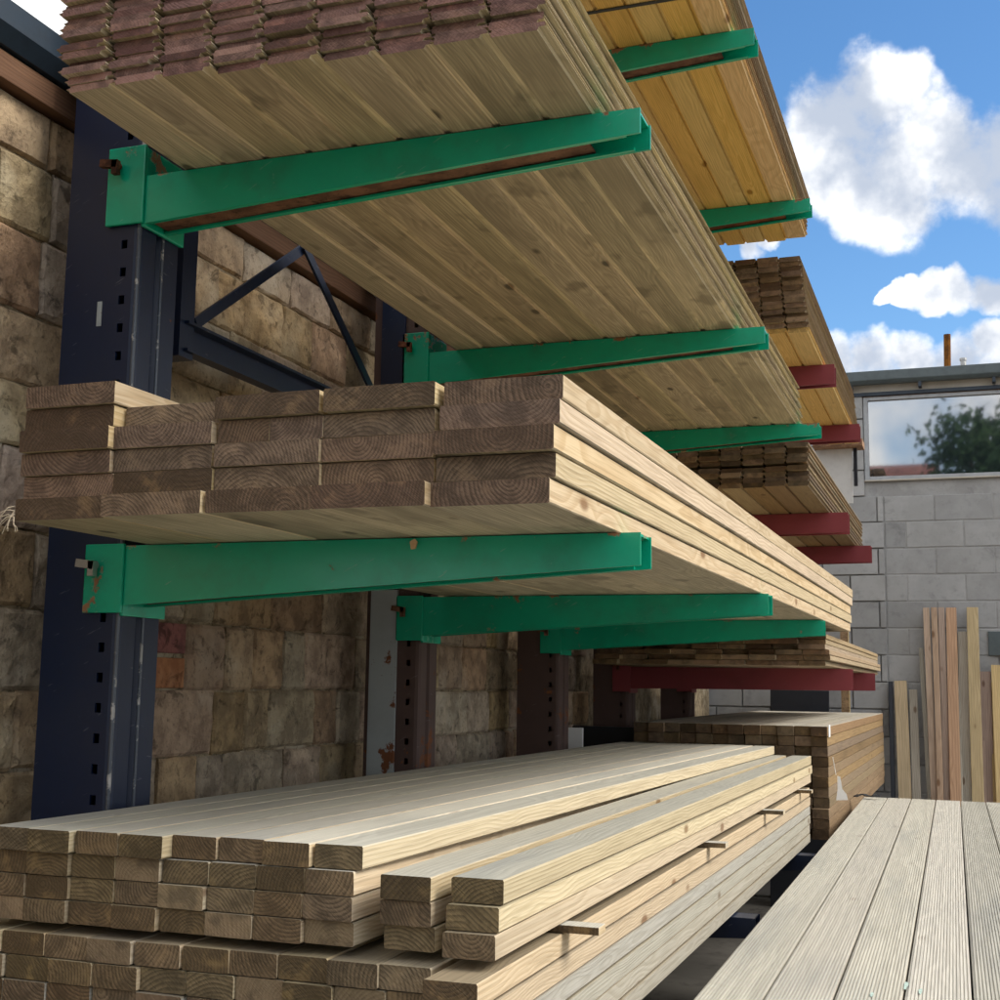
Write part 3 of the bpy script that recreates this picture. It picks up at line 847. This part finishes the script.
# ------------------------------------------------------------------ far block building
BY = 10.5
bld = thing('block_building', 'grey concrete block building with a wide window at the end of the yard', 'building', (0, BY, 0))
m = MB()
BX0, BX1 = -3.2, 4.6
m.box(BX0, BX1, 0.005, 0.25, 0, 3.235)
m.box(BX0, -0.735, 0.012, 0.25, 3.235, 3.99); m.box(2.35, BX1, 0.012, 0.25, 3.235, 3.99)
m.box(BX0, BX0+0.25, 0.25, 4, 0, 3.95); m.box(BX1-0.25, BX1, 0.25, 4, 0, 3.95); m.box(BX0, BX1, 4, 4.25, 0, 3.95)
m.box(BX0-0.1, BX1+0.1, 0.05, 4.35, 4.005, 4.06)
m.build('wall_core', BLOCKM, bld)
bv = {}
CH = 0.2065
for r in range(19):
    z0 = 0.01+r*CH
    x = BX0+(0.21 if r % 2 else 0.0)
    if r % 2:
        segs = [(BX0, BX0+0.21)]
    else:
        segs = []
    while x < BX1-0.02:
        segs.append((x, min(x+0.425, BX1))); x += 0.425
    for a, b_ in segs:
        if z0+CH > 3.24:
            if a < -0.735 < b_:
                b_ = -0.735
            if a < 2.35 < b_:
                a = 2.35
            if a >= -0.736 and b_ <= 2.36:
                continue
        if a < -0.60 < b_ and b_-a > 0.1:
            parts = [(a, -0.60), (-0.60, b_)]
        else:
            parts = [(a, b_)]
        for a2, b2 in parts:
            w = b2-a2-0.011
            if w < 0.03:
                continue
            key = round(w, 3)
            if key not in bv:
                mm = MB().box(0, w, 0, 0.05, 0, CH-0.011)
                tmp = mm.build('block', BLOCK, None, bevel=0.004)
                bv[key] = tmp.data
                bpy.data.objects.remove(tmp)
            link('block', bv[key], bld, (a2+0.0055, (-0.022 if b2 <= -0.59 else 0.0)+random.uniform(-0.002, 0.002), z0+0.005))
win = link('window', None, bld, (0, 0, 0))
fr = MB()
fr.box(-0.735, -0.700, -0.015, 0.05, 3.235, 3.90); fr.box(2.30, 2.35, -0.015, 0.05, 3.235, 3.90)
fr.box(-0.70, 2.30, -0.015, 0.05, 3.235, 3.262); fr.box(-0.70, 2.30, -0.015, 0.05, 3.872, 3.90); fr.box(0.79, 0.82, -0.012, 0.05, 3.262, 3.872)
fr.build('frame', plain('grey_frame', (0.42, 0.43, 0.44), 0.5), win, bevel=0.003)
MB().box(-0.70, 0.79, 0.012, 0.018, 3.262, 3.872).build('pane', GLASS, win)
MB().box(0.82, 2.30, 0.012, 0.018, 3.262, 3.872).build('pane', GLASS, win)
MB().box(-0.74, 2.36, -0.03, 0.0, 3.222, 3.234).build('sill', CREAM, win, bevel=0.004)
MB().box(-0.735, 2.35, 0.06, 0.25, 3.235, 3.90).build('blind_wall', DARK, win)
MB().box(BX0-0.02, BX1, -0.035, 0.012, 3.905, 3.935).build('drip_strip', GUTTERN, bld, bevel=0.003)
MB().box(-0.80, 2.42, -0.02, 0.012, 3.90, 3.904).build('soffit_board', PLATE, bld)
MB().box(BX0, BX1, -0.02, 0.012, 3.936, 4.0).build('fascia', CREAM, bld)
m = MB()
m.prism([(-0.135, 4.085), (-0.03, 4.085), (-0.03, 4.005), (-0.06, 3.985), (-0.11, 3.985), (-0.135, 4.01)], 'x', -0.875, BX1)
m.build('gutter', GUTTER, bld, bevel=0.006)
for xx in (-0.82, -0.30, 0.24, 0.78, 1.32):
    MB().box(xx-0.012, xx+0.012, -0.11, -0.02, 3.945, 3.984).build('gutter_bracket', GUTTERN, bld)
MB().tube((-0.10, 0.35, 4.0), (-0.09, 0.35, 4.46), 0.028, 12).build('flue_pipe', RUST, bld)
MB().tube((0.03, 0.35, 4.0), (0.025, 0.35, 4.235), 0.022, 10).tube((0.025, 0.35, 4.235), (0.025, 0.35, 4.255), 0.028, 10).build('vent_pipe', STEEL, bld)
MB().box(0.13, 0.26, -0.02, 0.002, 1.87, 2.05).build('vent_grille', GUTTER, bld, bevel=0.003)

# boards leaning on the block building
LN = [(-0.580, -0.566, 1.655, 0.035, 3, 'dark thin panel edge'), (-0.508, -0.484, 1.665, 0.095, 0, 'wide yellowish board with a brown top'), (-0.417, -0.400, 1.60, 0.062, 3, 'short grey-brown board'),
      (-0.352, -0.312, 1.915, 0.035, 3, 'thin grey lath'), (-0.306, -0.276, 2.22, 0.050, 1, 'tall pinkish board'), (-0.249, -0.240, 2.222, 0.046, 1, 'tall pale pink board'),
      (-0.197, -0.190, 2.223, 0.050, 1, 'tall pale board'), (-0.126, -0.130, 2.22, 0.078, 2, 'tall orange board with knots'), (-0.052, -0.063, 2.04, 0.066, 3, 'grey-tan board'),
      (0.025, 0.018, 2.222, 0.085, 0, 'tall yellow-tan board'), (0.098, 0.092, 1.742, 0.085, 1, 'shorter pink-brown board'), (0.19, 0.18, 1.79, 0.10, 0, 'tan board'), (0.30, 0.28, 1.9, 0.09, 1, 'brown board'), (0.41, 0.40, 1.7, 0.1, 3, 'grey board'), (-0.090, -0.098, 1.93, 0.028, 3, 'narrow grey strip'), (0.064, 0.057, 1.62, 0.034, 1, 'narrow brown strip'), (0.145, 0.138, 1.66, 0.040, 0, 'narrow tan strip')]
LN.sort(key=lambda q: q[1])
LT = ['%s from left of the leaning row' % OR[i+1] for i in range(len(LN))]
for k, (xt, xb, zt, w, mi, what) in enumerate(LN):
    # xb is where the board passes z = 0.82; carry on to the ground
    s = (xt-xb)/(zt-0.82)
    yt, yb = BY-0.055-0.004*(k % 3), BY-0.62-0.05*(k % 3)
    p0 = Vector((xb-s*0.82, yb, 0.02)); p1 = Vector((xt, yt, zt))
    L = (p1-p0).length
    me = plank_mesh(w-0.003, 0.024 if k else 0.03, L, DARK if k == 0 else LEANM[mi], 0.0025, 0.004, 200+k)
    o = link('leaning_board', me)
    yv = (p1-p0).normalized(); xv = Vector((1, 0, 0)); xv = (xv-yv*xv.dot(yv)).normalized(); zv = xv.cross(yv)
    o.matrix_world = Matrix(((xv.x, yv.x, zv.x, p0.x), (xv.y, yv.y, zv.y, p0.y), (xv.z, yv.z, zv.z, p0.z), (0, 0, 0, 1)))
    tag(o, what+', '+LT[k], 'board', 'boards leaning on the block wall')

# ------------------------------------------------------------------ small things
# paper tags on the batten stack
t = thing('paper_tag', 'white paper tag hanging on the corner of the brown batten stack', 'tag', (-0.602, 6.16, 1.16))
m = MB(); m.prism([(0.006, -0.05), (0.058, -0.048), (0.052, -0.022), (0.034, 0.0), (0.024, 0.055), (0.012, 0.058), (0.012, -0.005)], 'y', -0.03, -0.028); m.build('sheet', PAPER, t, rot=(0.1, 0, 0.25))
MB().tube((0.014, -0.03, 0.06), (0.006, -0.08, 0.14), 0.0018, 6).build('string', PAPER, t)
o = MB().box(0.0, 0.0025, -0.03, 0.03, -0.025, 0.028).build('sticker', PAPER, None, (-0.604, 6.03, 1.415)); tag(o, 'small square white sticker near the top of the batten stack', 'sticker')
# white tub and dark crate behind the stud stack
o = MB().box(-0.045, 0.045, -0.01, 0.01, 0.002, 1.405).build('white_board', PAPER, None, (-1.765, 5.95, 0), bevel=0.003)
tag(o, 'narrow white board end showing behind the studs beside the third post', 'board')
sh = MB().box(-0.18, 0.18, -0.02, 0.02, 0.002, 1.40).build('dark_panel', DARK, None, (-1.72, 6.40, 0), bevel=0.003); tag(sh, 'dark panel standing beside the narrow white board', 'panel')
o = MB().box(-0.22, 0.22, 0, 0.03, 0.0, 1.60).build('dark_panel', DARK, None, (-1.24, 10.06, 0.0), (rad(-6), 0, 0), bevel=0.004); tag(o, 'black panel glimpsed under the red arm behind the batten stack', 'panel')
o = MB().box(-0.03, 0.03, -0.03, 0.03, 0, 2.2).build('timber_prop', LEANM[0], None, (-0.90, 10.2, 0.0), (rad(-2), 0, 0), bevel=0.003); tag(o, 'upright timber prop behind the low red arms', 'prop')
# shelf corner with grey box by the window
o = MB().box(-0.17, 0.17, -0.10, 0.10, 0, 0.05).build('shelf_board', LEANM[2], None, (-0.83, 9.35, 3.29), bevel=0.003)
t = thing('wall_shelf', 'orange-brown shelf board on a dark bracket near the window', 'shelf', (-0.83, 9.35, 0)); o.parent = t; o.location = (0, 0, 3.29)
MB().box(0.10, 0.125, -0.012, 0.012, 3.02, 3.289).build('support_bracket', DARK, t)
MB().box(-0.16, 0.09, 0.0, 0.012, 2.9, 3.289).build('back_panel', WHITE, t)
o = MB().box(-0.028, 0.028, -0.03, 0.03, 0, 0.10).build('junction_box', plain('grey_box', (0.45, 0.45, 0.44), 0.5), None, (-0.718, 9.35, 3.341), bevel=0.005); tag(o, 'small grey box on the orange-brown shelf', 'box')
# dark strap end on the deck boards
t = thing('strap_end', 'crumpled black strap end on the far edge of the deck boards', 'strap', (-0.52, 7.02, 1.051))
m = MB()
for i in range(6):
    a = i*0.9
    m.bar((-0.06+0.02*i, 0.02*math.sin(a), 0.008+0.012*abs(math.sin(a))), (-0.04+0.02*i, 0.02*math.sin(a+0.9), 0.008+0.012*abs(math.sin(a+0.9))), 0.035, 0.004)
m.build('webbing', DARK, t)
# chip of wood caught on the arm, torn fibres at the plank corner
m = MB(); m.prism([(-0.007, 0.002), (-0.001, 0.011), (0.006, 0.008), (0.008, -0.005), (0.001, -0.010)], 'y', -0.004, 0.004)
o = m.build('wood_chip', SPLINT, None, (-1.00, 2.279, 1.864), (0.0, 0.4, 0.2)); tag(o, 'small orange wood chip caught on the green arm', 'chip')
t = thing('torn_fibres', 'frayed wood fibres at the lower left plank corner', 'splinter', (-1.61, 1.88, 1.885))
m = MB()
for i in range(10):
    rr = random.Random(300+i)
    p = Vector((0.005, 0.0, rr.uniform(-0.005, 0.02))); d = Vector((rr.uniform(-1, 0.25), -0.3, rr.uniform(-0.9, 0.5)))
    for k in range(3):
        q = p+d.normalized()*0.012; m.tube(p, q, 0.0011*(1-k*0.25), 5); p = q; d += Vector((rr.uniform(-.6, .6), 0, rr.uniform(-.8, .3)))
m.build('fibre', FIBRE, t)
# steel strap round the highest stack
t = thing('steel_strap', 'thin dark strap round the highest board stack', 'strap', (0, 3.62, ZH))
m = MB()
xa, xb = -1.592, -0.628
m.box(xa, xb, 0, 0.016, -0.0025, -0.0008); m.box(xa, xb+0.012, 0, 0.016, 9*YT+0.004, 9*YT+0.0055); m.box(xb+0.010, xb+0.0115, 0, 0.016, -0.0025, 9*YT+0.004); m.box(xa-0.0015, xa, 0, 0.016, -0.0025, 9*YT+0.0055)
m.build('band', DARK, t)
# chalk marks on the deck
for k, (xx, yy, s) in enumerate(((-0.135, 2.66, 1.0), (-0.108, 2.62, 0.8), (-0.19, 2.56, 0.6))):
    rr = random.Random(400+k)
    pts = []
    for i in range(9):
        a = 2*math.pi*i/9
        pts.append((math.cos(a)*0.0045*s*rr.uniform(0.6, 1.2), math.sin(a)*0.034*s*rr.uniform(0.6, 1.2)))
    o = MB().prism(pts, 'z', 0, 0.0006).build('chalk_mark', CYAN, None, (xx, yy, 1.0505)); tag(o, 'small cyan chalk mark on the deck boards, %s' % ('largest', 'rightmost', 'nearest')[k], 'mark', 'cyan chalk marks')

# ------------------------------------------------------------------ behind the viewer: what the window mirrors
t = thing('leafy_tree', 'leafy green tree mirrored in the window of the block building', 'tree', (1.6, -11.0, 0))
m = MB()
rt = random.Random(9)
m.tube((0, 0, 0), (0.1, 0, 3.2), 0.20, 10, r1=0.13)
tips = []
for i in range(11):
    a = i*2.4; zz = 2.4+i*0.42
    e = Vector((math.cos(a)*rt.uniform(0.8, 2.1), math.sin(a)*rt.uniform(0.8, 2.1), zz+rt.uniform(0.9, 2.4)))
    m.tube((0.08, 0, min(zz, 3.2)), e, 0.07, 6, r1=0.015); tips.append(e)
m.build('trunk', BARK, t)
vs, fs = [], []
for i in range(9000):
    cpt = tips[rt.randrange(len(tips))]+Vector((rt.gauss(0, .42), rt.gauss(0, .42), rt.gauss(0, .42)))
    n_ = Vector((rt.uniform(-1, 1), rt.uniform(-1, 1), rt.uniform(-0.2, 1))).normalized(); u = n_.orthogonal().normalized()*rt.uniform(0.06, 0.13); w = n_.cross(u)*0.6
    b = len(vs); vs += [cpt-u, cpt+w, cpt+u, cpt-w]; fs.append((b, b+1, b+2, b+3))
link('crown', mesh('crown', vs, fs, LEAF), t)
h = thing('stone_house', 'stone house with a red tiled roof mirrored low in the window', 'house', (-2.9, -15.0, 0))
MB().box(-2.2, 2.2, -3, 3, 0, 5.6).build('wall', STONE, h)
MB().prism([(-3.2, 5.5), (3.2, 5.5), (0, 7.6)], 'x', -2.3, 2.3).build('roof', ROOFT, h)
MB().box(-2.0, -1.4, -0.3, 0.3, 6.6, 8.2).build('chimney', STONE, h)
for xx in (-1.1, 1.1):
    wdw = MB().box(xx-0.45, xx+0.45, 3.0, 3.04, 3.4, 4.7).build('window', WHITE, h)
    MB().box(xx-0.40, xx+0.40, 3.041, 3.05, 3.45, 4.65).build('pane', GLASS, wdw)

scene.render.resolution_x = 1024
scene.render.resolution_y = 1024
scene.cycles.max_bounces = 6
scene.cycles.diffuse_bounces = 3
scene.cycles.glossy_bounces = 3
scene.cycles.use_adaptive_sampling = True
scene.cycles.adaptive_threshold = 0.03
